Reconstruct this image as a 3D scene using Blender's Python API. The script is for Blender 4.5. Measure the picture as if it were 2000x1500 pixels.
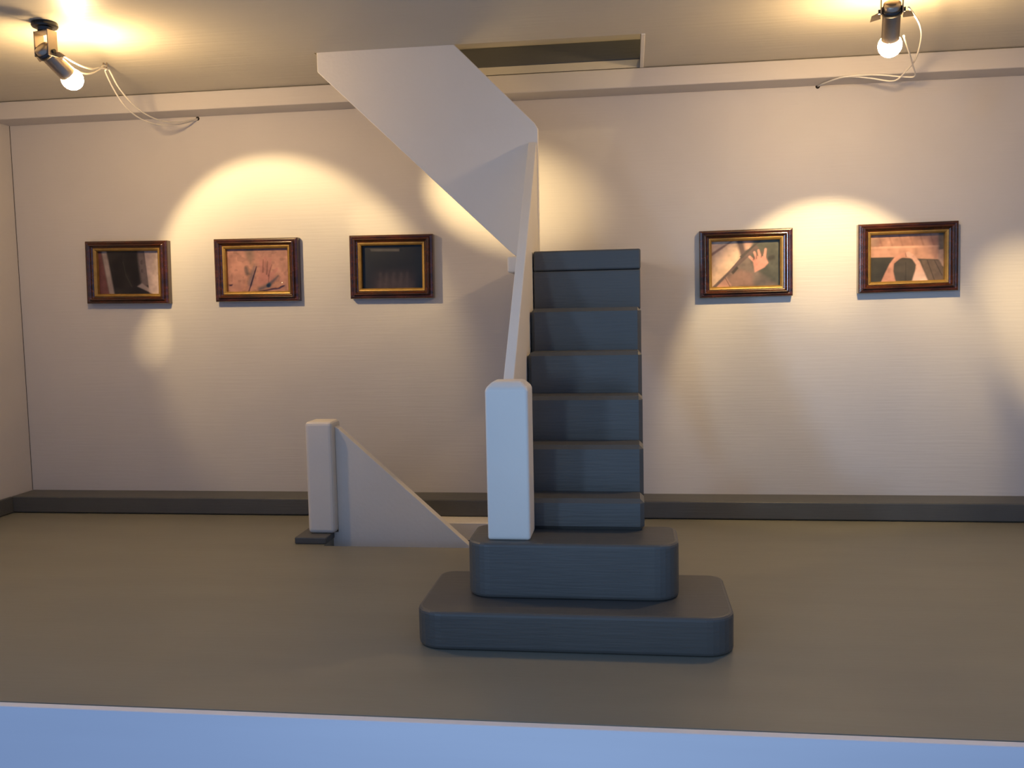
import bpy, bmesh, math, random
import numpy as np
from mathutils import Vector, Matrix

S = bpy.context.scene
C = S.collection
for o in list(bpy.data.objects):
    bpy.data.objects.remove(o)

# ------------------------------------------------------------------ camera
FPX = 1781.6
cam_d = bpy.data.cameras.new('camera')
cam_d.sensor_fit = 'HORIZONTAL'
cam_d.sensor_width = 36.0
cam_d.lens = FPX / 2000.0 * 36.0
cam_d.clip_start = 0.05
cam_d.clip_end = 200
cam = bpy.data.objects.new('camera', cam_d)
C.objects.link(cam)
rt = Vector((0.99145897, 0.12886873, -0.02004917))
up = Vector((0.00915904, 0.08454902, 0.99637723))
fw = Vector((-0.130097, 0.98805076, -0.08264657))
M = Matrix((rt, up, -fw)).transposed().to_4x4()
M.translation = Vector((3.83311876, -5.35289232, 1.20544155))
cam.matrix_world = M
S.camera = cam

# ------------------------------------------------------------------ world, daylight, exposure
W = bpy.data.worlds.new('world')
S.world = W
W.use_nodes = True
bgn = W.node_tree.nodes['Background']
bgn.inputs['Color'].default_value = (0.36, 0.55, 1.0, 1)
bgn.inputs['Strength'].default_value = 0.52

def window_light(name, azim, elev, dist, target, sx, sz, col, power, spread):
    """daylight from a tall window of the surrounding room, out in front of the open side"""
    d = bpy.data.lights.new(name, 'AREA')
    d.shape = 'RECTANGLE'
    d.size = sx
    d.size_y = sz
    d.color = col
    d.energy = power
    d.spread = math.radians(spread)      # beam narrowed to keep it off the triangular stairwell panel
    o = bpy.data.objects.new(name, d)
    C.objects.link(o)
    a, e = math.radians(azim), math.radians(elev)
    t = Vector(target)
    pos = t + dist * Vector((-math.sin(a) * math.cos(e), -math.cos(a) * math.cos(e), math.sin(e)))
    o.location = pos
    o.rotation_euler = (t - pos).to_track_quat('-Z', 'Y').to_euler()
    return o

window_light('window_daylight', 32, 4, 15, (4.3, -1.5, 1.0), 1.0, 2.2, (0.44, 0.65, 1.0), 2.7, 12)
window_light('window_daylight', 15, 3, 15, (4.2, -1.5, 1.0), 0.8, 2.2, (0.62, 0.84, 1.0), 1.1, 11)

LAMP_COL = (1.0, 0.73, 0.36)
BULB_STRENGTH = 455.0
SPOT_POWER = 150.0

S.view_settings.view_transform = 'Standard'
S.view_settings.look = 'None'
S.view_settings.gamma = 1.0
S.view_settings.use_curve_mapping = False
S.view_settings.exposure = 0.0

# ------------------------------------------------------------------ materials
def mat(name, col, rough=0.6, metal=0.0, var=0.06, vscale=3.0, bump=0.0, bscale=(40, 40, 40), bdist=0.004,
        spec=0.5, coat=0.0, detail=4.0, col2=None):
    m = bpy.data.materials.new(name)
    m.use_nodes = True
    nt = m.node_tree
    b = nt.nodes['Principled BSDF']
    b.inputs['Roughness'].default_value = rough
    b.inputs['Metallic'].default_value = metal
    b.inputs['Specular IOR Level'].default_value = spec
    b.inputs['Coat Weight'].default_value = coat
    tc = nt.nodes.new('ShaderNodeTexCoord')
    n = nt.nodes.new('ShaderNodeTexNoise')
    mp = nt.nodes.new('ShaderNodeMapping')
    mp.inputs['Scale'].default_value = (vscale, vscale, vscale) if not isinstance(vscale, tuple) else vscale
    n.inputs['Scale'].default_value = 1.0
    n.inputs['Detail'].default_value = detail
    nt.links.new(tc.outputs['Object'], mp.inputs['Vector'])
    nt.links.new(mp.outputs['Vector'], n.inputs['Vector'])
    r = nt.nodes.new('ShaderNodeValToRGB')
    c2 = col2 or tuple(min(1, c * (1 + var)) for c in col)
    c1 = col if col2 else tuple(c * (1 - var) for c in col)
    r.color_ramp.elements[0].color = (*c1, 1)
    r.color_ramp.elements[0].position = 0.3
    r.color_ramp.elements[1].color = (*c2, 1)
    r.color_ramp.elements[1].position = 0.7
    nt.links.new(n.outputs['Fac'], r.inputs['Fac'])
    nt.links.new(r.outputs['Color'], b.inputs['Base Color'])
    if bump:
        mp2 = nt.nodes.new('ShaderNodeMapping')
        mp2.inputs['Scale'].default_value = bscale
        n2 = nt.nodes.new('ShaderNodeTexNoise')
        n2.inputs['Scale'].default_value = 1.0
        n2.inputs['Detail'].default_value = 5.0
        bp = nt.nodes.new('ShaderNodeBump')
        bp.inputs['Strength'].default_value = bump
        bp.inputs['Distance'].default_value = bdist
        nt.links.new(tc.outputs['Object'], mp2.inputs['Vector'])
        nt.links.new(mp2.outputs['Vector'], n2.inputs['Vector'])
        nt.links.new(n2.outputs['Fac'], bp.inputs['Height'])
        nt.links.new(bp.outputs['Normal'], b.inputs['Normal'])
    return m

WHITE = (0.60, 0.565, 0.53)
MAT = {
    'wall': mat('wall_paint', WHITE, 0.55, var=0.02, bump=0.16, bscale=(3.5, 30, 80), bdist=0.006),
    'side': mat('side_wall_paint', WHITE, 0.55, var=0.02, bump=0.4, bscale=(30, 6, 30), bdist=0.004),
    'ceil': mat('ceiling_paint', (0.57, 0.53, 0.43), 0.42, var=0.02, bump=0.4, bscale=(2.0, 40, 40), bdist=0.004),
    'white': mat('white_woodwork_paint', (0.84, 0.79, 0.69), 0.5, var=0.02, bump=0.3, bscale=(45, 45, 45), bdist=0.003),
    'floor': mat('grey_floor_paint', (0.232, 0.226, 0.176), 0.42, var=0.05, vscale=(1.2, 5, 5), bump=0.25, bscale=(6, 60, 60), bdist=0.002),
    'grey': mat('grey_woodwork_paint', (0.092, 0.092, 0.084), 0.45, var=0.05, vscale=6, bump=0.35, bscale=(7, 70, 110), bdist=0.003),
    'rim': mat('front_rim_paint', (0.90, 0.90, 0.90), 0.5, var=0.03, vscale=(0.8, 8, 8), bump=0.3, bscale=(4, 60, 60), bdist=0.003),
    'wood': mat('mahogany_varnish', (0.016, 0.0045, 0.002), 0.20, var=0.0, vscale=(10, 40, 40), col2=(0.075, 0.017, 0.004),
                bump=0.08, bscale=(30, 60, 60), bdist=0.002, coat=0.6),
    'gold': mat('gilt', (0.34, 0.20, 0.05), 0.40, metal=0.45, var=0.18, vscale=25, bump=0.3, bscale=(60, 60, 60), bdist=0.002),
    'metal': mat('nickel', (0.42, 0.35, 0.27), 0.32, metal=0.9, var=0.08, vscale=20),
    'darkmetal': mat('blackened_metal', (0.06, 0.06, 0.06), 0.3, metal=0.8, var=0.1, vscale=20),
    'wire': mat('white_cable', (0.80, 0.76, 0.68), 0.45, var=0.03),
    'void': mat('raw_hole', (0.02, 0.015, 0.01), 0.9, var=0.1),
    'dark_fill': mat('shade_and_joint_dark', (0.035, 0.022, 0.014), 0.85, var=0.2, vscale=(3, 20, 20)),  # dark colour stands in for shade below the floor; also the corner joint
}

def emission_mat(name, col, strength):
    m = bpy.data.materials.new(name)
    m.use_nodes = True
    nt = m.node_tree
    for n in list(nt.nodes):
        nt.nodes.remove(n)
    e = nt.nodes.new('ShaderNodeEmission')
    o = nt.nodes.new('ShaderNodeOutputMaterial')
    e.inputs['Color'].default_value = (*col, 1)
    e.inputs['Strength'].default_value = strength
    nt.links.new(e.outputs[0], o.inputs[0])
    return m

MAT['bulb'] = emission_mat('glowing_bulb', (1.0, 0.66, 0.32), BULB_STRENGTH)

def glass_mat():
    m = bpy.data.materials.new('clear_film')
    m.use_nodes = True
    nt = m.node_tree
    for n in list(nt.nodes):
        nt.nodes.remove(n)
    o = nt.nodes.new('ShaderNodeOutputMaterial')
    t = nt.nodes.new('ShaderNodeBsdfTransparent')
    g = nt.nodes.new('ShaderNodeBsdfGlossy')
    g.inputs['Roughness'].default_value = 0.04
    fr = nt.nodes.new('ShaderNodeFresnel')
    fr.inputs['IOR'].default_value = 1.30
    mx = nt.nodes.new('ShaderNodeMixShader')
    nt.links.new(fr.outputs[0], mx.inputs[0])
    nt.links.new(t.outputs[0], mx.inputs[1])
    nt.links.new(g.outputs[0], mx.inputs[2])
    nt.links.new(mx.outputs[0], o.inputs[0])
    return m
MAT['film'] = glass_mat()

def print_mat():
    m = bpy.data.materials.new('photo_print')
    m.use_nodes = True
    nt = m.node_tree
    b = nt.nodes['Principled BSDF']
    a = nt.nodes.new('ShaderNodeVertexColor')
    a.layer_name = 'ink'
    b.inputs['Roughness'].default_value = 0.4
    b.inputs['Specular IOR Level'].default_value = 0.3
    nt.links.new(a.outputs['Color'], b.inputs['Base Color'])
    return m
MAT['print'] = print_mat()

# ------------------------------------------------------------------ helpers
def link(o, parent=None):
    C.objects.link(o)
    if parent:
        o.parent = parent
    return o

def obj(name, bm, material, parent=None, smooth=False, bevel=0.0, seg=2, autosmooth=None):
    """bm is in world coordinates; a child is stored relative to its parent's chain of origins"""
    off = Vector((0, 0, 0))
    p = parent
    while p:
        off += p.location
        p = p.parent
    if off.length:
        bmesh.ops.translate(bm, verts=bm.verts, vec=-off)
    bmesh.ops.recalc_face_normals(bm, faces=bm.faces)
    me = bpy.data.meshes.new(name)
    bm.to_mesh(me)
    bm.free()
    me.materials.append(MAT[material] if isinstance(material, str) else material)
    if smooth:
        for f in me.polygons:
            f.use_smooth = True
    o = bpy.data.objects.new(name, me)
    link(o, parent)
    if bevel:
        md = o.modifiers.new('bevel', 'BEVEL')
        md.width = bevel
        md.segments = seg
        md.limit_method = 'ANGLE'
        md.angle_limit = math.radians(35)
    return o

def thing(name, label, cat, loc, group=None):
    o = bpy.data.objects.new(name, None)
    o.empty_display_size = 0.05
    o.location = loc
    link(o)
    o['label'] = label
    o['category'] = cat
    if group:
        o['group'] = group
    return o

def struct(o, label=None):
    o['kind'] = 'structure'
    if label:
        o['label'] = label
    return o

def box(x0, x1, y0, y1, z0, z1, bm=None):
    bm = bm or bmesh.new()
    vs = [bm.verts.new((x, y, z)) for x in (x0, x1) for y in (y0, y1) for z in (z0, z1)]
    for f in ((0, 1, 3, 2), (4, 6, 7, 5), (0, 4, 5, 1), (2, 3, 7, 6), (0, 2, 6, 4), (1, 5, 7, 3)):
        bm.faces.new([vs[i] for i in f])
    return bm

def prism(poly, axis, a, b, bm=None):
    """poly: 2D points in the plane normal to axis ('x': (y,z), 'y': (x,z), 'z': (x,y)); extruded a..b"""
    bm = bm or bmesh.new()
    def P(p, t):
        return {'x': (t, p[0], p[1]), 'y': (p[0], t, p[1]), 'z': (p[0], p[1], t)}[axis]
    A = [bm.verts.new(P(p, a)) for p in poly]
    B = [bm.verts.new(P(p, b)) for p in poly]
    bm.faces.new(A)
    bm.faces.new(list(reversed(B)))
    n = len(poly)
    for i in range(n):
        bm.faces.new((A[i], B[i], B[(i + 1) % n], A[(i + 1) % n]))
    return bm

def plate_with_hole(x0, x1, y0, y1, hx0, hx1, hy0, hy1, z0, z1):
    bm = bmesh.new()
    xs, ys = [x0, hx0, hx1, x1], [y0, hy0, hy1, y1]
    g = {}
    for k, z in enumerate((z0, z1)):
        for i, x in enumerate(xs):
            for j, y in enumerate(ys):
                g[i, j, k] = bm.verts.new((x, y, z))
    for i in range(3):
        for j in range(3):
            if i == 1 and j == 1:
                continue
            for k in (0, 1):
                bm.faces.new((g[i, j, k], g[i + 1, j, k], g[i + 1, j + 1, k], g[i, j + 1, k]))
    def side(a, b):
        bm.faces.new((g[(*a, 0)], g[(*b, 0)], g[(*b, 1)], g[(*a, 1)]))
    for i in range(3):
        side((i, 0), (i + 1, 0)); side((i, 3), (i + 1, 3))
        side((0, i), (0, i + 1)); side((3, i), (3, i + 1))
    side((1, 1), (2, 1)); side((1, 2), (2, 2)); side((1, 1), (1, 2)); side((2, 1), (2, 2))
    return bm

def rrect(x0, x1, y0, y1, rf, rb, n=7):
    """rounded rectangle, front (y0) corners radius rf, back corners rb"""
    pts = []
    for cx, cy, r, a0 in ((x0 + rf, y0 + rf, rf, 180), (x1 - rf, y0 + rf, rf, 270), (x1 - rb, y1 - rb, rb, 0), (x0 + rb, y1 - rb, rb, 90)):
        for i in range(n + 1):
            a = math.radians(a0 + 90 * i / n)
            pts.append((cx + r * math.cos(a), cy + r * math.sin(a)))
    return pts

def tube(pts, r, n=6, closed_caps=True, bm=None):
    bm = bm or bmesh.new()
    pts = [Vector(p) for p in pts]
    rings = []
    prev = None
    for i, p in enumerate(pts):
        t = (pts[min(i + 1, len(pts) - 1)] - pts[max(i - 1, 0)]).normalized()
        ref = prev if prev is not None else (Vector((0, 0, 1)) if abs(t.z) < 0.9 else Vector((1, 0, 0)))
        s = (ref - t * ref.dot(t)).normalized()
        prev = s
        u = t.cross(s)
        rr = r[i] if isinstance(r, (list, tuple)) else r
        rings.append([bm.verts.new(p + rr * (math.cos(2 * math.pi * k / n) * s + math.sin(2 * math.pi * k / n) * u)) for k in range(n)])
    for a, b in zip(rings, rings[1:]):
        for k in range(n):
            bm.faces.new((a[k], a[(k + 1) % n], b[(k + 1) % n], b[k]))
    if closed_caps:
        bm.faces.new(list(reversed(rings[0])))
        bm.faces.new(rings[-1])
    return bm

def spline(ctrl, n=10):
    """Catmull-Rom through the control points"""
    P = [Vector(c) for c in ctrl]
    P = [2 * P[0] - P[1]] + P + [2 * P[-1] - P[-2]]
    out = []
    for i in range(1, len(P) - 2):
        for k in range(n):
            t = k / n
            a, b, c, d = P[i - 1:i + 3]
            out.append(0.5 * ((2 * b) + (c - a) * t + (2 * a - 5 * b + 4 * c - d) * t * t + (3 * b - a - 3 * c + d) * t ** 3))
    out.append(P[-2])
    return out

# ------------------------------------------------------------------ the room
XL, XR, YF = 0.0, 7.3, -2.806          # side walls, open front
ZC = 2.506                             # ceiling
BEAM_Y, BEAM_Z = -0.188, 2.40
HX0, HX1, HY0, HY1 = 2.262, 3.893, -0.806, BEAM_Y     # ceiling opening
WX0, WX1, WY0, WY1 = 2.245, 3.36, -0.886, -0.371      # floor opening
FT = 0.094                             # floor thickness

floor = struct(obj('floor', plate_with_hole(XL, XR, YF + 0.012, 0, WX0, WX1, WY0, WY1, -FT, 0), 'floor'))
ceil_o = struct(obj('ceiling', plate_with_hole(XL, XR, YF, 0, HX0, HX1, HY0, HY1, ZC, ZC + 0.042), 'ceil'))
struct(obj('wall_back', box(XL - 0.1, XR + 0.1, 0, 0.1, -FT, ZC + 0.042), 'wall'))
struct(obj('wall_left', box(XL - 0.1, XL, YF, 0, -FT, ZC + 0.042), 'side'))
struct(obj('wall_right', box(XR, XR + 0.1, YF, 0, -FT, ZC + 0.042), 'side'))

struct(obj('trim_1', box(XL, XR, BEAM_Y, 0, BEAM_Z, ZC - 0.003), 'wall', bevel=0.006),
       'white beam along the top of the back wall')
struct(obj('trim_2', box(XL - 0.1, XR + 0.1, YF - 0.02, YF + 0.012, -0.55, -0.002), 'rim', bevel=0.004),
       'white painted front rim below the floor edge')
struct(obj('trim_3', box(WX0, WX1, WY1, -0.2154, 0.0, 0.005), 'white', bevel=0.003),
       'white lip along the back edge of the stairwell')
bm = box(WX0, WX1, WY1 - 0.006, WY1, -FT, 0.005)
struct(obj('trim_4', bm, 'white', bevel=0.003), 'white lining of the stairwell edge')

struct(obj('trim_8', box(XL, XL + 0.0022, -0.0022, 0, 0.104, BEAM_Z), 'dark_fill'), 'dark open joint in the wall corner')

# skirtings: the back one is a thick ledge whose left end is rounded off at the corner
HB = 0.104
bb = struct(obj('baseboard_back', box(XL + 0.004, XR - 0.004, -0.2154, 0, 0.004, HB), 'grey', bevel=0.008, seg=3))
struct(obj('baseboard_left', box(XL, XL + 0.018, YF + 0.03, -0.2154, 0.004, HB), 'grey', bevel=0.006))
struct(obj('baseboard_right', box(XR - 0.018, XR, YF + 0.03, -0.2154, 0.004, HB), 'grey', bevel=0.006))

# storey above, seen through the ceiling opening
ZU = ZC + 0.042
struct(obj('baseboard_upper', box(HX0, HX1 + 0.3, HY1 - 0.004, HY1 + 0.06, ZU, ZU + 0.107), 'grey', bevel=0.006))
struct(obj('wall_upper_back', box(HX0 - 0.5, HX1 + 0.9, HY1 + 0.06, HY1 + 0.12, ZU, ZU + 1.6), 'wall'))
struct(obj('wall_upper_left', box(HX0 - 0.56, HX0 - 0.5, HY0 - 1.2, HY1 + 0.12, ZU, ZU + 1.6), 'wall'))
struct(obj('wall_upper_right', box(HX1 + 0.9, HX1 + 0.96, HY0 - 1.2, HY1 + 0.12, ZU, ZU + 1.6), 'wall'))
struct(obj('wall_upper_front', box(HX0 - 0.5, HX1 + 0.9, HY0 - 1.26, HY0 - 1.2, ZU, ZU + 1.6), 'wall'))
struct(obj('light_cap_upper', box(HX0 - 0.56, HX1 + 0.96, HY0 - 1.26, HY1 + 0.12, ZU + 1.6, ZU + 1.66), 'ceil'))  # unseen cap, added to keep blue sky light out of the opening
struct(obj('trim_5', box(HX1, HX1 + 0.02, HY0, HY1, ZC - 0.004, ZU + 0.02), 'white', bevel=0.003),
       'white end board of the ceiling opening')

upl = bpy.data.lights.new('upper_fill_light', 'POINT')  # unseen light without a fitting, added to brighten the storey above
upl.energy = 16
upl.color = LAMP_COL
upl.shadow_soft_size = 0.05
uplo = bpy.data.objects.new('upper_fill_light', upl)
uplo.location = (4.3, -1.5, ZU + 1.1)
C.objects.link(uplo)

# storey below, seen through the floor opening
ZD = -1.9
struct(obj('wall_lower_back', box(WX0 - 0.8, WX1 + 0.9, WY1 + 0.02, WY1 + 0.08, ZD, -FT), 'dark_fill'))
struct(obj('wall_lower_left', box(WX0 - 0.86, WX0 - 0.8, WY0 - 0.3, WY1 + 0.08, ZD, -FT), 'dark_fill'))
struct(obj('wall_lower_right', box(WX1 + 0.9, WX1 + 0.96, WY0 - 0.3, WY1 + 0.08, ZD, -FT), 'dark_fill'))
struct(obj('wall_lower_front', box(WX0 - 0.8, WX1 + 0.9, WY0 - 0.36, WY0 - 0.3, ZD, -FT), 'dark_fill'))
struct(obj('floor_lower', box(WX0 - 0.86, WX1 + 0.96, WY0 - 0.36, WY1 + 0.08, ZD - 0.06, ZD), 'dark_fill'))

# ------------------------------------------------------------------ the staircase
SX0, SX1 = 3.386, 3.877
SY, TD = -1.887, 0.1546
TOPS = [0.4682, 0.6534, 0.8356, 1.0129, 1.2013]
LZ, UZ = 0.1383, 0.3462
LAND_B, LAND_T = 1.3726, 1.4661
stair = thing('staircase', 'grey painted staircase with white side panels rising through the ceiling opening', 'staircase',
              (3.63, -1.9, 0))
lp = obj('platform_step', prism(rrect(3.0547, 4.1795, -2.2626, -1.7429, 0.10, 0.06), 'z', 0, LZ), 'grey', stair, bevel=0.014, seg=3)
lp['label'] = 'wide rounded bottom step'
upf = obj('platform_step', prism(rrect(3.2179, 3.999, -2.0982, -1.7999, 0.09, 0.05), 'z', LZ, UZ), 'grey', stair, bevel=0.014, seg=3)
upf['label'] = 'narrower rounded second step'
prev = UZ
soff = lambda y: UZ - 0.0 + (y - (SY + 0.26)) * (0.1838 / TD)      # sloping underside
for k, zt in enumerate(TOPS):
    y0, y1 = SY + k * TD, SY + (k + 1) * TD + 0.006
    if k == 0:
        poly = [(y0, UZ), (y0, zt), (y1, zt), (y1, UZ), ]
    else:
        lo = max(prev - 0.16, 0.30)
        poly = [(y0, prev - 0.0), (y0, zt), (y1, zt), (y1, max(soff(y1), UZ)), (y0 + 0.006, max(soff(y0), UZ))]
    obj('step', prism(poly, 'x', SX0, SX1), 'grey', stair, bevel=0.016, seg=1)
    prev = zt
y5 = SY + 5 * TD
obj('riser', box(SX0, SX1, y5, y5 + 0.10, 1.19, LAND_B), 'grey', stair, bevel=0.006)
obj('landing', box(SX0, SX1 + 0.002, y5, -0.003, LAND_B + 0.002, LAND_T), 'grey', stair, bevel=0.008)
le = obj('landing_edge', box(3.222, SX0 - 0.002, HY0 - 0.0, -0.003, LAND_B + 0.01, LAND_T - 0.002), 'white', stair, bevel=0.012, seg=3)
le['label'] = 'white rounded end of the landing board'

# side panel of the lower flight, along the left edge of the steps
rx0, rx1 = 3.340, 3.381
ry0, rz0, ry1, rz1 = -1.896, 0.899, -0.810, 2.017
rail = prism([(ry0, 0.40), (ry0, rz0), (ry1, rz1), (ry1, 1.15)], 'x', rx0, rx1)
pr = obj('side_panel', rail, 'white', stair, bevel=0.004)
pr['label'] = 'narrow white panel sloping up beside the lower steps'
def newel(x0, x1, y0, y1, z0, z1, c):
    bm = bmesh.new()
    R4 = [[bm.verts.new((x, y, z)) for x, y in ((x0 + i, y0 + i), (x1 - i, y0 + i), (x1 - i, y1 - i), (x0 + i, y1 - i))]
          for i, z in ((0, z0), (0, z1 - c), (c, z1))]
    bm.faces.new(R4[0][::-1])
    bm.faces.new(R4[2])
    for a, b in zip(R4, R4[1:]):
        for k in range(4):
            bm.faces.new((a[k], a[(k + 1) % 4], b[(k + 1) % 4], b[k]))
    return bm
nw = obj('newel_post', newel(3.296, 3.456, -2.052, -1.897, UZ, 0.938, 0.026), 'white', stair, bevel=0.010, seg=3)
nw['label'] = 'white square newel post on the second step'
# side panel of the upper flight, parallel to the back wall and reaching into the opening
poly = [(2.274, 2.72), (2.276, 2.412), (2.30, 2.388), (3.225, 1.500), (3.262, 1.4665), (3.384, 1.4665), (3.387, 2.085), (3.372, 2.110), (2.770, 2.720)]
ps = obj('side_panel', prism(poly, 'y', HY0 + 0.002, HY0 + 0.042), 'white', stair, bevel=0.004)
ps['label'] = 'broad white slanted panel of the upper flight'
# ------------------------------------------------------------------ railing and steps of the stairwell going down
dn = thing('descending_staircase', 'stair flight going down through the floor with a white triangular side panel and short newel', 'staircase', (2.2, -0.72, 0))
ra = dn
obj('newel_post', box(2.124, 2.272, -0.775, -0.625, 0.036, 0.632), 'white', ra, bevel=0.020, seg=3)
tri = [(2.2725, 0.600), (2.290, 0.592), (2.985, -0.036), (2.985, -0.30), (2.236, -0.30), (2.236, 0.032), (2.2725, 0.032)]
obj('side_panel', prism(tri, 'y', -0.724, -0.668), 'white', ra, bevel=0.003)
ns = obj('nosing', box(2.078, 2.250, -0.858, -0.395, 0.0005, 0.036), 'grey', dn, bevel=0.006)
ns['label'] = 'grey top nosing at floor level'
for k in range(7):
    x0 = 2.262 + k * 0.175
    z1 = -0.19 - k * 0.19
    obj('step', box(x0, x0 + 0.185, -0.668, -0.36, z1 - 0.06, z1), 'dark_fill', dn, bevel=0.006)

# ------------------------------------------------------------------ framed photographs
def smoothstep(a, b, x):
    t = np.clip((x - a) / (b - a), 0, 1)
    return t * t * (3 - 2 * t)

def noise2(X, Y, sx, sy, seed):
    rng = np.random.RandomState(seed)
    g = rng.rand(64, 64)
    x, y = X * sx % 63, Y * sy % 63
    i, j = x.astype(int), y.astype(int)
    fx, fy = x - i, y - j
    fx, fy = fx * fx * (3 - 2 * fx), fy * fy * (3 - 2 * fy)
    i1, j1 = (i + 1) % 64, (j + 1) % 64
    return (g[i, j] * (1 - fx) * (1 - fy) + g[i1, j] * fx * (1 - fy) + g[i, j1] * (1 - fx) * fy + g[i1, j1] * fx * fy)

def poly_mask(X, Y, pts, soft=0.015):
    """soft mask of a polygon given in 0..1 picture coordinates (y up)"""
    inside = np.zeros(X.shape, bool)
    dist = np.full(X.shape, 9.0)
    n = len(pts)
    for k in range(n):
        (x1, y1), (x2, y2) = pts[k], pts[(k + 1) % n]
        c = ((y1 > Y) != (y2 > Y)) & (X < (x2 - x1) * (Y - y1) / (y2 - y1 + 1e-12) + x1)
        inside ^= c
        L2 = (x2 - x1) ** 2 + (y2 - y1) ** 2 + 1e-12
        t = np.clip(((X - x1) * (x2 - x1) + (Y - y1) * (y2 - y1)) / L2, 0, 1)
        dist = np.minimum(dist, np.hypot(X - x1 - t * (x2 - x1), Y - y1 - t * (y2 - y1)))
    sd = np.where(inside, dist, -dist)
    return smoothstep(-soft, soft, sd)

def seg_mask(X, Y, a, b, r0, r1, soft=0.01, asp=1.5):
    ax, ay = a[0] * asp, a[1]
    bx, by = b[0] * asp, b[1]
    x, y = X * asp, Y
    L2 = (bx - ax) ** 2 + (by - ay) ** 2 + 1e-12
    t = np.clip(((x - ax) * (bx - ax) + (y - ay) * (by - ay)) / L2, 0, 1)
    d = np.hypot(x - ax - t * (bx - ax), y - ay - t * (by - ay))
    return smoothstep(soft, -soft, d - (r0 + (r1 - r0) * t))

def lin(c):
    c = np.array(c) / 255.0
    return np.where(c <= 0.04045, c / 12.92, ((c + 0.055) / 1.055) ** 2.4)

def over(img, mask, col, k=1.0):
    m = (mask * k)[..., None]
    return img * (1 - m) + m * lin(col)

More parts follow.
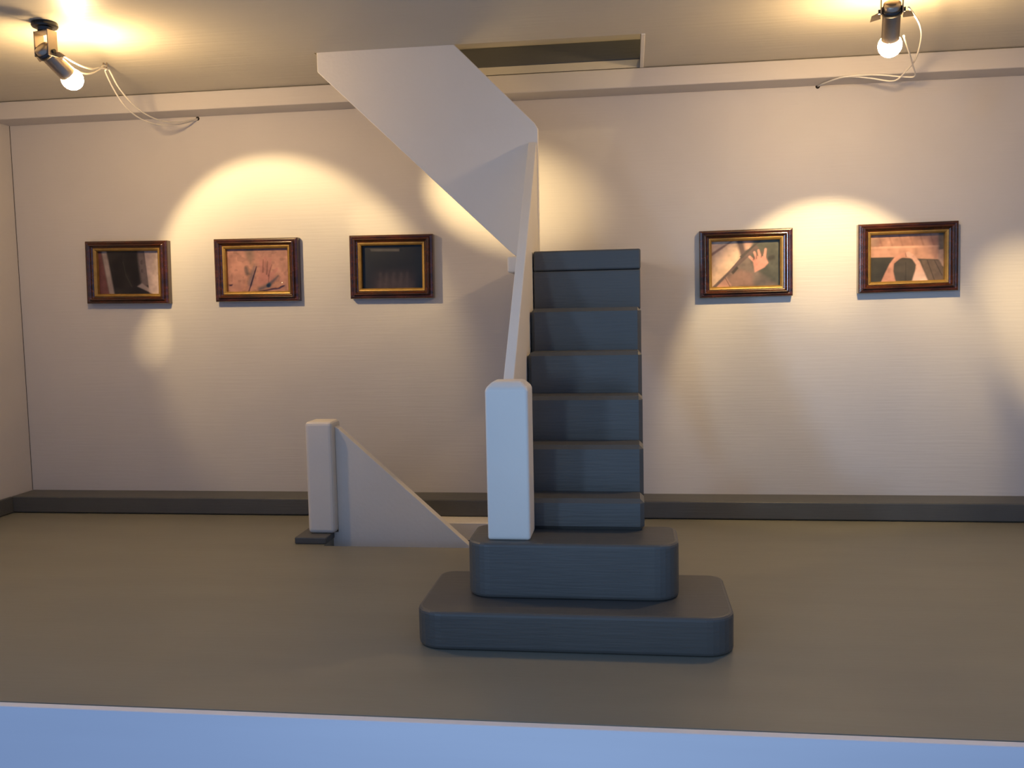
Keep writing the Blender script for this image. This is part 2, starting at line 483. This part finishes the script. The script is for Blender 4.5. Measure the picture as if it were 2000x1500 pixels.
def art(kind, X, Y):
    N = lambda sx, sy, s: noise2(X, Y, sx, sy, s)
    img = np.ones(X.shape + (3,))
    if kind == 0:      # dark floor between two pale uprights
        img[:] = lin((62, 52, 52))
        img = over(img, N(7, 9, 1), (38, 32, 34), 0.7)
        img = over(img, poly_mask(X, Y, [(.30, .85), (.38, .88), (.45, .55), (.38, .1), (.24, .15), (.20, .75)], .05), (24, 20, 24), .8)
        img = over(img, poly_mask(X, Y, [(.46, .95), (.62, .95), (.66, .3), (.58, .12), (.44, .6)], .05), (24, 20, 24), .8)
        img = over(img, seg_mask(X, Y, (.40, .75), (.44, .45), .006, .006) + seg_mask(X, Y, (.44, .45), (.56, .08), .006, .008), (105, 95, 80), .6)
        img = over(img, poly_mask(X, Y, [(.64, 1.1), (.74, 1.1), (.82, .2), (.70, .2), (.66, .6)], .03), (150, 130, 130), .9)
        img = over(img, poly_mask(X, Y, [(.66, .9), (.72, .9), (.72, .3), (.66, .2)], .03) * (N(14, 11, 3) > .55), (90, 75, 80), .7)
        img = over(img, poly_mask(X, Y, [(.745, 1.1), (1.1, 1.1), (1.1, -.1), (.82, -.1), (.80, .3)], .01), (226, 198, 192))
        img = over(img, poly_mask(X, Y, [(.62, .17), (.70, .25), (.84, .10), (.84, .02)], .02), (205, 180, 175), .9)
        img = over(img, poly_mask(X, Y, [(.5, .16), (.62, .17), (.86, .0), (.5, -.1)], .015), (44, 38, 40))
        img = over(img, poly_mask(X, Y, [(-.1, 1.1), (.03, 1.1), (.17, -.1), (-.1, -.1)], .02), (150, 86, 84))
        img = over(img, poly_mask(X, Y, [(.04, 1.1), (.12, 1.1), (.25, -.1), (.17, -.1)], .02), (206, 182, 172))
    elif kind == 1:    # a hand spread on flesh-coloured stone
        img[:] = lin((206, 146, 122))
        img = over(img, N(5, 4, 5), (178, 120, 104), .8)
        img = over(img, (N(16, 12, 6) > .68) * 1.0, (140, 96, 84), .35)
        img = over(img, poly_mask(X, Y, [(.28, 1.05), (.42, 1.05), (.44, .8), (.38, .6), (.30, .85)], .05), (140, 112, 92), .8)
        img = over(img, seg_mask(X, Y, (.30, .55), (.32, .42), .04, .05, .04), (96, 84, 78), .8)
        img = over(img, seg_mask(X, Y, (.44, .62), (.36, .2), .02, .07, .05), (130, 106, 104), .8)
        hand = poly_mask(X, Y, [(.50, .42), (.52, .15), (.72, .12), (.78, .35), (.68, .48)], .04)
        for a, b in (((.55, .40), (.55, .72)), ((.60, .42), (.62, .78)), ((.66, .42), (.70, .74)), ((.70, .36), (.80, .52))):
            hand = np.maximum(hand, seg_mask(X, Y, a, b, .045, .032, .025))
        img = over(img, hand, (190, 122, 108), .85)
        for a, b in (((.575, .45), (.585, .74)), ((.635, .40), (.655, .70)), ((.66, .36), (.72, .62)), ((.67, .38), (.66, .22))):
            img = over(img, seg_mask(X, Y, a, b, .016, .010, .014), (128, 74, 62), .8)
        img = over(img, seg_mask(X, Y, (.52, .06), (.66, .14), .05, .05, .05) + seg_mask(X, Y, (.66, .14), (.82, .36), .05, .015, .03), (92, 84, 92), .85)
    elif kind == 2:    # dim interior with a pale blur below
        img[:] = lin((30, 28, 24))
        img = over(img, N(4, 10, 8), (44, 40, 30), .8)
        img = over(img, smoothstep(.25, .0, X) * smoothstep(.9, .4, Y), (58, 60, 66), .7)
        img = over(img, smoothstep(.55, .0, Y) * smoothstep(.05, .3, X) * smoothstep(1.0, .75, X), (118, 92, 84), .85)
        for x in (.28, .38, .50, .62, .72):
            img = over(img, seg_mask(X, Y, (x, .0), (x + .02, .34), .05, .03, .05), (128, 102, 96), .55)
        img = over(img, smoothstep(.8, 1, X), (30, 40, 44), .7)
        img = over(img, poly_mask(X, Y, [(.13, .93), (.62, .92), (.62, .86), (.15, .87)], .01), (120, 112, 104))
        img = over(img, poly_mask(X, Y, [(.62, .92), (.66, .92), (.66, .85), (.62, .86)], .01), (10, 8, 8))
    elif kind == 3:    # a hand reaching over worn masonry
        img[:] = lin((150, 128, 112))
        img = over(img, N(6, 5, 9), (126, 110, 96), .8)
        img = over(img, poly_mask(X, Y, [(-.1, -.1), (-.1, 1.1), (.40, 1.1), (.45, .62), (.02, .02)], .01), (246, 206, 170))
        img = over(img, poly_mask(X, Y, [(-.1, .66), (.30, 1.02), (.34, 1.02), (-.1, .58)], .015), (176, 134, 112))
        img = over(img, poly_mask(X, Y, [(-.1, .7), (-.1, 1.1), (.28, 1.1)], .02), (236, 196, 166))
        img = over(img, poly_mask(X, Y, [(.36, 1.05), (.48, 1.05), (.52, .62), (.44, .62)], .03), (120, 96, 88))
        img = over(img, poly_mask(X, Y, [(.46, 1.05), (.66, 1.05), (.60, .82), (.50, .80)], .03), (224, 172, 146))
        img = over(img, poly_mask(X, Y, [(.66, 1.1), (1.1, 1.1), (1.1, -.1), (.62, .40), (.56, .76)], .04), (112, 110, 92))
        img = over(img, N(9, 7, 10) * poly_mask(X, Y, [(.6, 1.1), (1.1, 1.1), (1.1, -.1), (.6, -.1)], .05), (84, 84, 68), .6)
        img = over(img, poly_mask(X, Y, [(.30, .0), (.22, .22), (.42, .38), (.60, .28), (.62, .0)], .06), (176, 132, 112), .8)
        img = over(img, poly_mask(X, Y, [(.02, -.05), (.22, .20), (.29, .05), (.28, -.05)], .02), (214, 156, 130))
        img = over(img, poly_mask(X, Y, [(.02, .0), (.05, -.03), (.24, .26), (.70, .84), (.66, .90), (.42, .62), (.22, .28)], .008), (124, 100, 90))
        img = over(img, poly_mask(X, Y, [(.44, .60), (.66, .90), (.74, .98), (.70, 1.0), (.42, .66)], .01), (96, 84, 74))
        img = over(img, poly_mask(X, Y, [(.29, .32), (.38, .45), (.40, .40), (.32, .27)], .008), (92, 78, 62))
        img = over(img, seg_mask(X, Y, (.205, .19), (.275, .0), .007, .007), (104, 74, 62))
        hand = poly_mask(X, Y, [(.615, .52), (.64, .30), (.78, .40), (.84, .50), (.80, .64), (.66, .66)], .015)
        for a, b in (((.65, .52), (.565, .645), ), ((.67, .60), (.635, .74)), ((.72, .62), (.695, .78)), ((.78, .60), (.80, .80)), ((.66, .45), (.66, .35))):
            hand = np.maximum(hand, seg_mask(X, Y, a, b, .035, .026, .012))
        img = over(img, hand, (240, 164, 138))
        for a, b in (((.665, .60), (.668, .73)), ((.735, .63), (.75, .75)), ((.62, .58), (.63, .64))):
            img = over(img, seg_mask(X, Y, a, b, .012, .010, .01), (140, 96, 80), .8)
        img = over(img, seg_mask(X, Y, (.86, .60), (.90, .62), .05, .05, .03), (70, 58, 46), .7)
    else:              # two forearms meeting over dark floorboards
        img[:] = lin((98, 86, 68))
        img = over(img, N(5, 12, 12), (78, 70, 54), .8)
        img = over(img, poly_mask(X, Y, [(-.1, .55), (.3, .53), (.2, -.1), (-.1, -.1)], .02), (70, 66, 48), .8)
        img = over(img, poly_mask(X, Y, [(-.1, 1.1), (-.1, .53), (.30, .52), (.66, .47), (.94, .44), (.94, 1.1)], .012), (214, 156, 124))
        img = over(img, N(8, 6, 13) * smoothstep(.70, .76, Y), (166, 112, 86), .75)
        for k in range(6):
            x = .12 + .14 * k
            img = over(img, seg_mask(X, Y, (x, .98), (x + .05, .74), .012, .02, .02), (164, 112, 88), .6)
        img = over(img, poly_mask(X, Y, [(-.1, .76), (1.0, .74), (1.0, .70), (-.1, .715)], .01), (232, 174, 140))
        img = over(img, poly_mask(X, Y, [(-.1, .92), (.12, .92), (.10, .76), (-.1, .76)], .05), (170, 134, 112), .8)
        img = over(img, poly_mask(X, Y, [(.93, .64), (1.1, .7), (1.1, .2), (.98, .3), (.93, .44)], .02), (200, 160, 136))
        img = over(img, poly_mask(X, Y, [(.93, 1.1), (1.1, 1.1), (1.1, .66), (.93, .66)], .03), (120, 104, 86))
        img = over(img, poly_mask(X, Y, [(.70, .44), (.94, .42), (1.02, .18), (1.0, -.1), (.80, -.1)], .015), (122, 100, 80))
        for a, b in (((.78, .43), (.88, .0)), ((.88, .42), (.98, .1)), ((.49, .40), (.49, .0))):
            img = over(img, seg_mask(X, Y, a, b, .006, .008), (66, 54, 42), .9)
        img = over(img, poly_mask(X, Y, [(.14, -.05), (.20, .16), (.27, .38), (.34, .52), (.44, .60), (.50, .62), (.49, .54), (.40, .47), (.33, .38), (.32, .22), (.36, -.05)], .012), (226, 158, 126))
        img = over(img, poly_mask(X, Y, [(.80, -.05), (.74, .18), (.68, .40), (.60, .56), (.52, .63), (.48, .60), (.50, .53), (.58, .46), (.63, .34), (.62, .22), (.57, -.05)], .012), (232, 176, 150))
        img = over(img, seg_mask(X, Y, (.485, .60), (.495, .52), .006, .008), (120, 76, 58), .8)
        img = over(img, smoothstep(.35, -.05, Y) * poly_mask(X, Y, [(.80, -.05), (.68, .40), (.62, .22), (.57, -.05)], .02), (250, 214, 196), .8)
    img = img * (0.72 + .36 * N(11, 8, 21) + .20 * N(27, 19, 22))[..., None]
    lum = img.mean(-1, keepdims=True)
    img = lum + (img - lum) * 0.85
    return np.clip(img * (0.62, 0.80, 0.38, 0.70, 0.70)[kind], 0, 1)

def frame_sweep(w, h, profile, bm, depth0):
    """mitred frame: profile = list of (inset, height above wall) from the outer back edge to the inner back edge"""
    rings = []
    for ins_x, ins_z, dz in profile:
        x, z = w / 2 - ins_x, h / 2 - ins_z
        rings.append([bm.verts.new((sx * x, -dz, sz * z)) for sx, sz in ((-1, -1), (1, -1), (1, 1), (-1, 1))])
    n = len(rings)
    for i in range(n):
        a, b = rings[i], rings[(i + 1) % n]
        for k in range(4):
            bm.faces.new((a[k], a[(k + 1) % 4], b[(k + 1) % 4], b[k]))
    return bm

def picture(cx, cz, w, h, tilt, kind, label, film_amp, seed):
    t = thing('framed_photograph', label, 'picture', (cx, 0, cz), 'framed photographs on the back wall')
    fx, fz = 0.052, 0.044
    s = lambda k: (fx * k, fz * k)
    prof = [(*s(0), 0.0), (*s(0), 0.040), (*s(.06), 0.047), (*s(.30), 0.050), (*s(.40), 0.046), (*s(.48), 0.056), (*s(.62), 0.060),
            (*s(.74), 0.055), (*s(.80), 0.047), (*s(1.0), 0.043), (*s(1.0), 0.0)]
    bm = frame_sweep(w, h, prof, bmesh.new(), 0)
    def put(name, bm, m, **k):
        bmesh.ops.rotate(bm, verts=bm.verts, cent=(0, 0, 0), matrix=Matrix.Rotation(tilt, 3, 'Y'))
        bmesh.ops.translate(bm, verts=bm.verts, vec=t.location)
        return obj(name, bm, m, t, **k)
    put('frame', bm, 'wood', bevel=0.002)
    w2, h2 = w - 2 * fx, h - 2 * fz
    g = 0.017
    prof = [(0.0005, 0.0005, 0.002), (0.0005, 0.0005, 0.046), (g * .5, g * .5, 0.044), (g, g, 0.036), (g, g, 0.002)]
    put('gilt_slip', frame_sweep(w2, h2, prof, bmesh.new(), 0), 'gold', bevel=0.0015)
    # print
    w3, h3 = w2 - 2 * g, h2 - 2 * g
    nx, ny = 132, 88
    bm = bmesh.new()
    vs = [[bm.verts.new((w3 * (i / nx - .5), -0.012, h3 * (j / ny - .5))) for j in range(ny + 1)] for i in range(nx + 1)]
    for i in range(nx):
        for j in range(ny):
            bm.faces.new((vs[i][j], vs[i + 1][j], vs[i + 1][j + 1], vs[i][j + 1]))
    o = put('photo_print', bm, 'print')
    X, Y = np.meshgrid(np.linspace(0, 1, nx + 1), np.linspace(0, 1, ny + 1), indexing='ij')
    col = art(kind, X, Y).reshape(-1, 3)
    ca = o.data.color_attributes.new('ink', 'FLOAT_COLOR', 'POINT')
    ca.data.foreach_set('color', np.concatenate([col, np.ones((len(col), 1))], 1).astype(np.float32).ravel())
    # clear film in front of the print, wrinkled in some of the frames
    bm = bmesh.new()
    nx, ny = 72, 48
    X, Y = np.meshgrid(np.linspace(0, 1, nx + 1), np.linspace(0, 1, ny + 1), indexing='ij')
    Hh = film_amp * (1.0 * np.exp(-((X * 1.5 - .45 - .35 * Y) / .045) ** 2) * smoothstep(.75, .55, Y)
                     + .8 * np.exp(-((Y - .02 - .30 * (X - .38)) / .05) ** 2) * smoothstep(.3, .45, X) * smoothstep(1.0, .8, X)
                     + .9 * np.exp(-(((X - .8) * 1.5) ** 2 + (Y - .15) ** 2) / .003) + .8 * np.exp(-(((X - .04) * 1.5) ** 2 + (Y - .22) ** 2) / .003))
    vs = [[bm.verts.new((w3 * (i / nx - .5), -0.016 - Hh[i, j], h3 * (j / ny - .5))) for j in range(ny + 1)] for i in range(nx + 1)]
    for i in range(nx):
        for j in range(ny):
            bm.faces.new((vs[i][j], vs[i + 1][j], vs[i + 1][j + 1], vs[i][j + 1]))
    put('clear_film', bm, 'film', smooth=True)
    return t

picture(0.752, 1.474, 0.540, 0.385, math.radians(1.0), 0, 'framed photograph of a dark floor between two pale uprights', 0.0, 3)
picture(1.588, 1.468, 0.530, 0.380, math.radians(0.5), 1, 'framed photograph of a hand on flesh-coloured stone under wrinkled film', 0.011, 5)
picture(2.426, 1.466, 0.508, 0.376, math.radians(0.6), 2, 'framed very dark photograph with a pale blur along its lower edge', 0.0, 7)
picture(4.478, 1.432, 0.514, 0.378, math.radians(-0.4), 3, 'framed photograph of an open hand beside a diagonal dark bar', 0.002, 9)
picture(5.351, 1.442, 0.528, 0.380, math.radians(-0.6), 4, 'framed photograph of two forearms meeting over floorboards', 0.0, 11)

# ------------------------------------------------------------------ the two ceiling lamps
def lathe_dir(P, d, prof, n=20, closed=True):
    """profile (distance along d, radius) revolved about the axis through P"""
    d = d.normalized()
    s = d.cross(Vector((0, 0, 1))).normalized()
    u = d.cross(s)
    bm = bmesh.new()
    rings = []
    for t, r in prof:
        rings.append([bm.verts.new(P + d * t + r * (math.cos(2 * math.pi * k / n) * s + math.sin(2 * math.pi * k / n) * u)) for k in range(n)])
    for a, b in zip(rings, rings[1:]):
        for k in range(n):
            bm.faces.new((a[k], a[(k + 1) % n], b[(k + 1) % n], b[k]))
    if closed:
        bm.faces.new(list(reversed(rings[0])))
        bm.faces.new(rings[-1])
    return bm

def obox(c, ax, ay, az, hx, hy, hz, bm=None):
    bm = bm or bmesh.new()
    vs = [bm.verts.new(c + ax * (i * hx) + ay * (j * hy) + az * (k * hz)) for i in (-1, 1) for j in (-1, 1) for k in (-1, 1)]
    for f in ((0, 1, 3, 2), (4, 6, 7, 5), (0, 4, 5, 1), (2, 3, 7, 6), (0, 2, 6, 4), (1, 5, 7, 3)):
        bm.faces.new([vs[i] for i in f])
    return bm

def ring_spot(name, loc, d, half_deg, power, parent, low=0.26, centre=0.35, hollow=True):
    """spot added at the bulb, its light shaped into a hollow cone for the wall arcs"""
    ld = bpy.data.lights.new(name, 'SPOT')
    ld.energy = power
    ld.color = LAMP_COL
    ld.spot_size = math.radians(2 * half_deg)
    ld.spot_blend = 0.32
    ld.shadow_soft_size = 0.012
    ld.use_nodes = True
    nt = ld.node_tree
    em = nt.nodes['Emission']
    tc = nt.nodes.new('ShaderNodeTexCoord')
    sp = nt.nodes.new('ShaderNodeSeparateXYZ')
    ab = nt.nodes.new('ShaderNodeMath')
    ab.operation = 'ABSOLUTE'
    mr = nt.nodes.new('ShaderNodeMapRange')
    mr.interpolation_type = 'SMOOTHSTEP'
    mr.inputs['From Min'].default_value = math.cos(math.radians(half_deg * 0.85))
    mr.inputs['From Max'].default_value = math.cos(math.radians(half_deg * 0.35))
    mr.inputs['To Min'].default_value = 1.0
    mr.inputs['To Max'].default_value = centre
    nt.links.new(tc.outputs['Normal'], sp.inputs[0])
    nt.links.new(sp.outputs['Z'], ab.inputs[0])
    nt.links.new(ab.outputs[0], mr.inputs['Value'])
    # and more of it into the upper half of the cone
    mr2 = nt.nodes.new('ShaderNodeMapRange')
    mr2.interpolation_type = 'SMOOTHSTEP'
    mr2.inputs['From Min'].default_value = -0.42
    mr2.inputs['From Max'].default_value = 0.22
    mr2.inputs['To Min'].default_value = low
    mr2.inputs['To Max'].default_value = 1.0
    ml = nt.nodes.new('ShaderNodeMath')
    ml.operation = 'MULTIPLY'
    nt.links.new(sp.outputs['Y'], mr2.inputs['Value'])
    nt.links.new(mr.outputs[0], ml.inputs[0])
    nt.links.new(mr2.outputs[0], ml.inputs[1])
    if hollow:
        nt.links.new(ml.outputs[0], em.inputs['Strength'])
    else:
        ld.spot_blend = 1.0
    o = bpy.data.objects.new(name, ld)
    link(o, parent)
    o.location = loc - parent.location
    o.rotation_euler = d.to_track_quat('-Z', 'Y').to_euler()
    return o

def lamp(bx, by, pz, d, label, wires, half_deg, power, beam, centre, lobes):
    beam = Vector(beam).normalized()
    d = Vector(d).normalized()
    Zv = Vector((0, 0, 1))
    s = d.cross(Zv).normalized()
    h = Zv.cross(s).normalized()
    if h.dot(d) < 0:
        h = -h
    base = Vector((bx, by, ZC))
    P = Vector((bx, by, pz))
    t = thing('ceiling_spotlight', label, 'lamp', base, 'small ceiling spotlights')
    obj('base_disc', lathe_dir(base, -Zv + Vector((1e-4, 0, 0)), [(0.0, .054), (.014, .056), (.020, .052), (.022, .034), (.036, .030)], 24), 'darkmetal', t)
    # yoke: a U of bent sheet metal
    br = bmesh.new()
    obox(base - Zv * 0.040, s, h, Zv, .041, .026, .0025, br)
    for k in (-1, 1):
        obox(base + s * (k * .041) - Zv * (.040 + (ZC - pz) / 2 - .012), s, h, Zv, .0025, .026, (ZC - pz) / 2 - .008, br)
    obj('yoke', br, 'metal', t, bevel=0.003)
    for k in (-1, 1):
        obj('pivot_screw', tube([P + s * (k * .038), P + s * (k * .052)], .010, 10), 'darkmetal', t)
    # tubular shade with rolled rim
    sh = obj('shade', lathe_dir(P, d, [(-.035, .020), (-.030, .034), (-.01, .036), (.125, .036), (.130, .038), (.134, .036), (.134, .032),
                                       (.0, .032), (-.024, .028), (-.028, .016)], 24), 'metal', t, smooth=True)
    collar = obj('collar', lathe_dir(P, d, [(-.012, .0375), (-.010, .041), (.010, .041), (.012, .0375)], 24, False), 'darkmetal', t, smooth=True)
    # bent clip wings at either side
    u = d.cross(s)
    for k in (-1, 1):
        w = bmesh.new()
        ax = (s * k * .8 + d * .45 * (1 if k < 0 else .5)).normalized()
        ay = (d - ax * ax.dot(d)).normalized()
        c = P + s * (k * .058) + d * .022
        vs = [c - ax * .026 - ay * .012, c + ax * .012 - ay * .016, c + ax * .030 + ay * .004, c - ax * .010 + ay * .016]
        A = [w.verts.new(v + u * .0015) for v in vs]
        B = [w.verts.new(v - u * .0015) for v in vs]
        w.faces.new(A); w.faces.new(B[::-1])
        for q in range(4):
            w.faces.new((A[q], B[q], B[(q + 1) % 4], A[(q + 1) % 4]))
        obj('clip_wing', w, 'metal', t)
    # bulb: glass globe standing out of the shade
    bc = .158
    prof = []
    for i in range(15):
        a = math.pi * i / 14
        prof.append((bc - .048 * math.cos(a), max(.048 * math.sin(a), .0015)))
    bl = obj('bulb', lathe_dir(P, d, prof, 24), 'bulb', t, smooth=True)
    bl['label'] = 'glowing warm white bulb'
    ring_spot('beam_spot', P + d * bc + beam * .050, beam, half_deg, power, t, centre=centre)
    for tgt, hd, pw in lobes:      # extra narrow spots added for the bright patches on the wall
        b0 = P + d * bc
        dv = (Vector(tgt) - b0).normalized()
        ring_spot('beam_spot', b0 + dv * .050, dv, hd, pw, t, hollow=False)
    for w in wires:
        obj('cable', tube(spline(w, 12), 0.0042, 6), 'wire', t, smooth=True)
    return t

dL = Vector((.23, .80, -.55)).normalized()
PL = Vector((1.269, -1.493, 2.378))
hookL = Vector((1.165, -0.852, ZC - 0.012))
hole_L = Vector((1.240, 0.0, 2.391))
def sag(a, b, drop, side=(0, 0, 0), n=7):
    a, b, side = Vector(a), Vector(b), Vector(side)
    return [a.lerp(b, t / n) + (Vector((0, 0, -drop)) + side) * (4 * t / n * (1 - t / n)) for t in range(n + 1)]
eL = PL + dL * .04 + Vector((.045, 0, .005))
wl = [
    sag(eL, hookL + Vector((0, -.012, -.006)), .055)[:-1] + sag(hookL + Vector((.004, .004, -.006)), hole_L + Vector((0, .004, 0)), .115, (-.05, 0, 0)),
    sag(eL + Vector((.0, 0, .012)), hookL + Vector((-.004, -.02, -.010)), .035, (.02, 0, 0))[:-1]
    + [hookL + Vector((.010, .0, -.022)), hookL + Vector((-.012, .02, -.030))]
    + sag(hookL + Vector((-.018, .03, -.012)), hole_L + Vector((0, .004, -.006)), .125, (-.085, 0, 0))[1:],
]
lamp(1.269, -1.493, 2.378, dL, 'metal ceiling spotlight whose white cables hook to the ceiling before the wall', wl, 31, SPOT_POWER, dL, 0.42,
     [((3.07, 0, 1.86), 9.5, 560), ((0.88, 0, 1.06), 5, 70), ((2.33, 0, 1.70), 6, 40)])

dR = Vector((.15, .70, -.69)).normalized()
PR = Vector((4.90, -1.345, 2.385))
hole_R = Vector((4.870, 0.0, 2.398))
wr = [
    [(4.970, -1.33, 2.399), (5.064, -1.15, 2.384), (5.147, -0.9, 2.386), (5.211, -0.6, 2.371), (5.225, -0.4, 2.364), (5.191, -0.3, 2.339),
     (5.09, -.22, 2.378), (4.97, -.21, 2.393), (4.89, -.10, 2.392), hole_R + Vector((0, .004, 0))],
    [(5.002, -1.15, 2.335), (5.123, -0.8, 2.358), (5.211, -0.55, 2.359), (5.282, -0.35, 2.348), (5.241, -0.3, 2.357), (5.12, -0.24, 2.388),
     (4.98, -0.215, 2.393), (4.90, -.11, 2.394), hole_R + Vector((0, .004, .006))],
]
lamp(4.90, -1.345, 2.385, dR, 'metal ceiling spotlight whose loose white cables loop straight to the wall', wr, 28, SPOT_POWER * 1.05, (0.0, .68, -.73), 0.55,
     [((6.2, 0, 1.02), 14, 250), ((4.92, 0, 1.42), 13, 50)])

# cable hook in the ceiling and the drilled holes in the wall
hk = obj('cable_hook', tube(spline([hookL + Vector((.006, .004, .014)), hookL + Vector((.006, .004, -.006)), hookL + Vector((0, .004, -.014)),
                                    hookL + Vector((-.012, .004, -.008)), hookL + Vector((-.012, .004, .014))], 6), 0.004, 6), 'metal')
hk['label'] = 'tiny metal staple in the ceiling holding the spotlight cables'
hk['category'] = 'hook'
for nm, p, lb in (('trim_6', hole_L, 'dark drilled hole taking the hooked cables'), ('trim_7', hole_R, 'dark drilled hole taking the loose cables')):
    struct(obj(nm, tube([p + Vector((0, -.0015, -.002)), p + Vector((0, .002, -.002))], .012, 12), 'void'), lb)
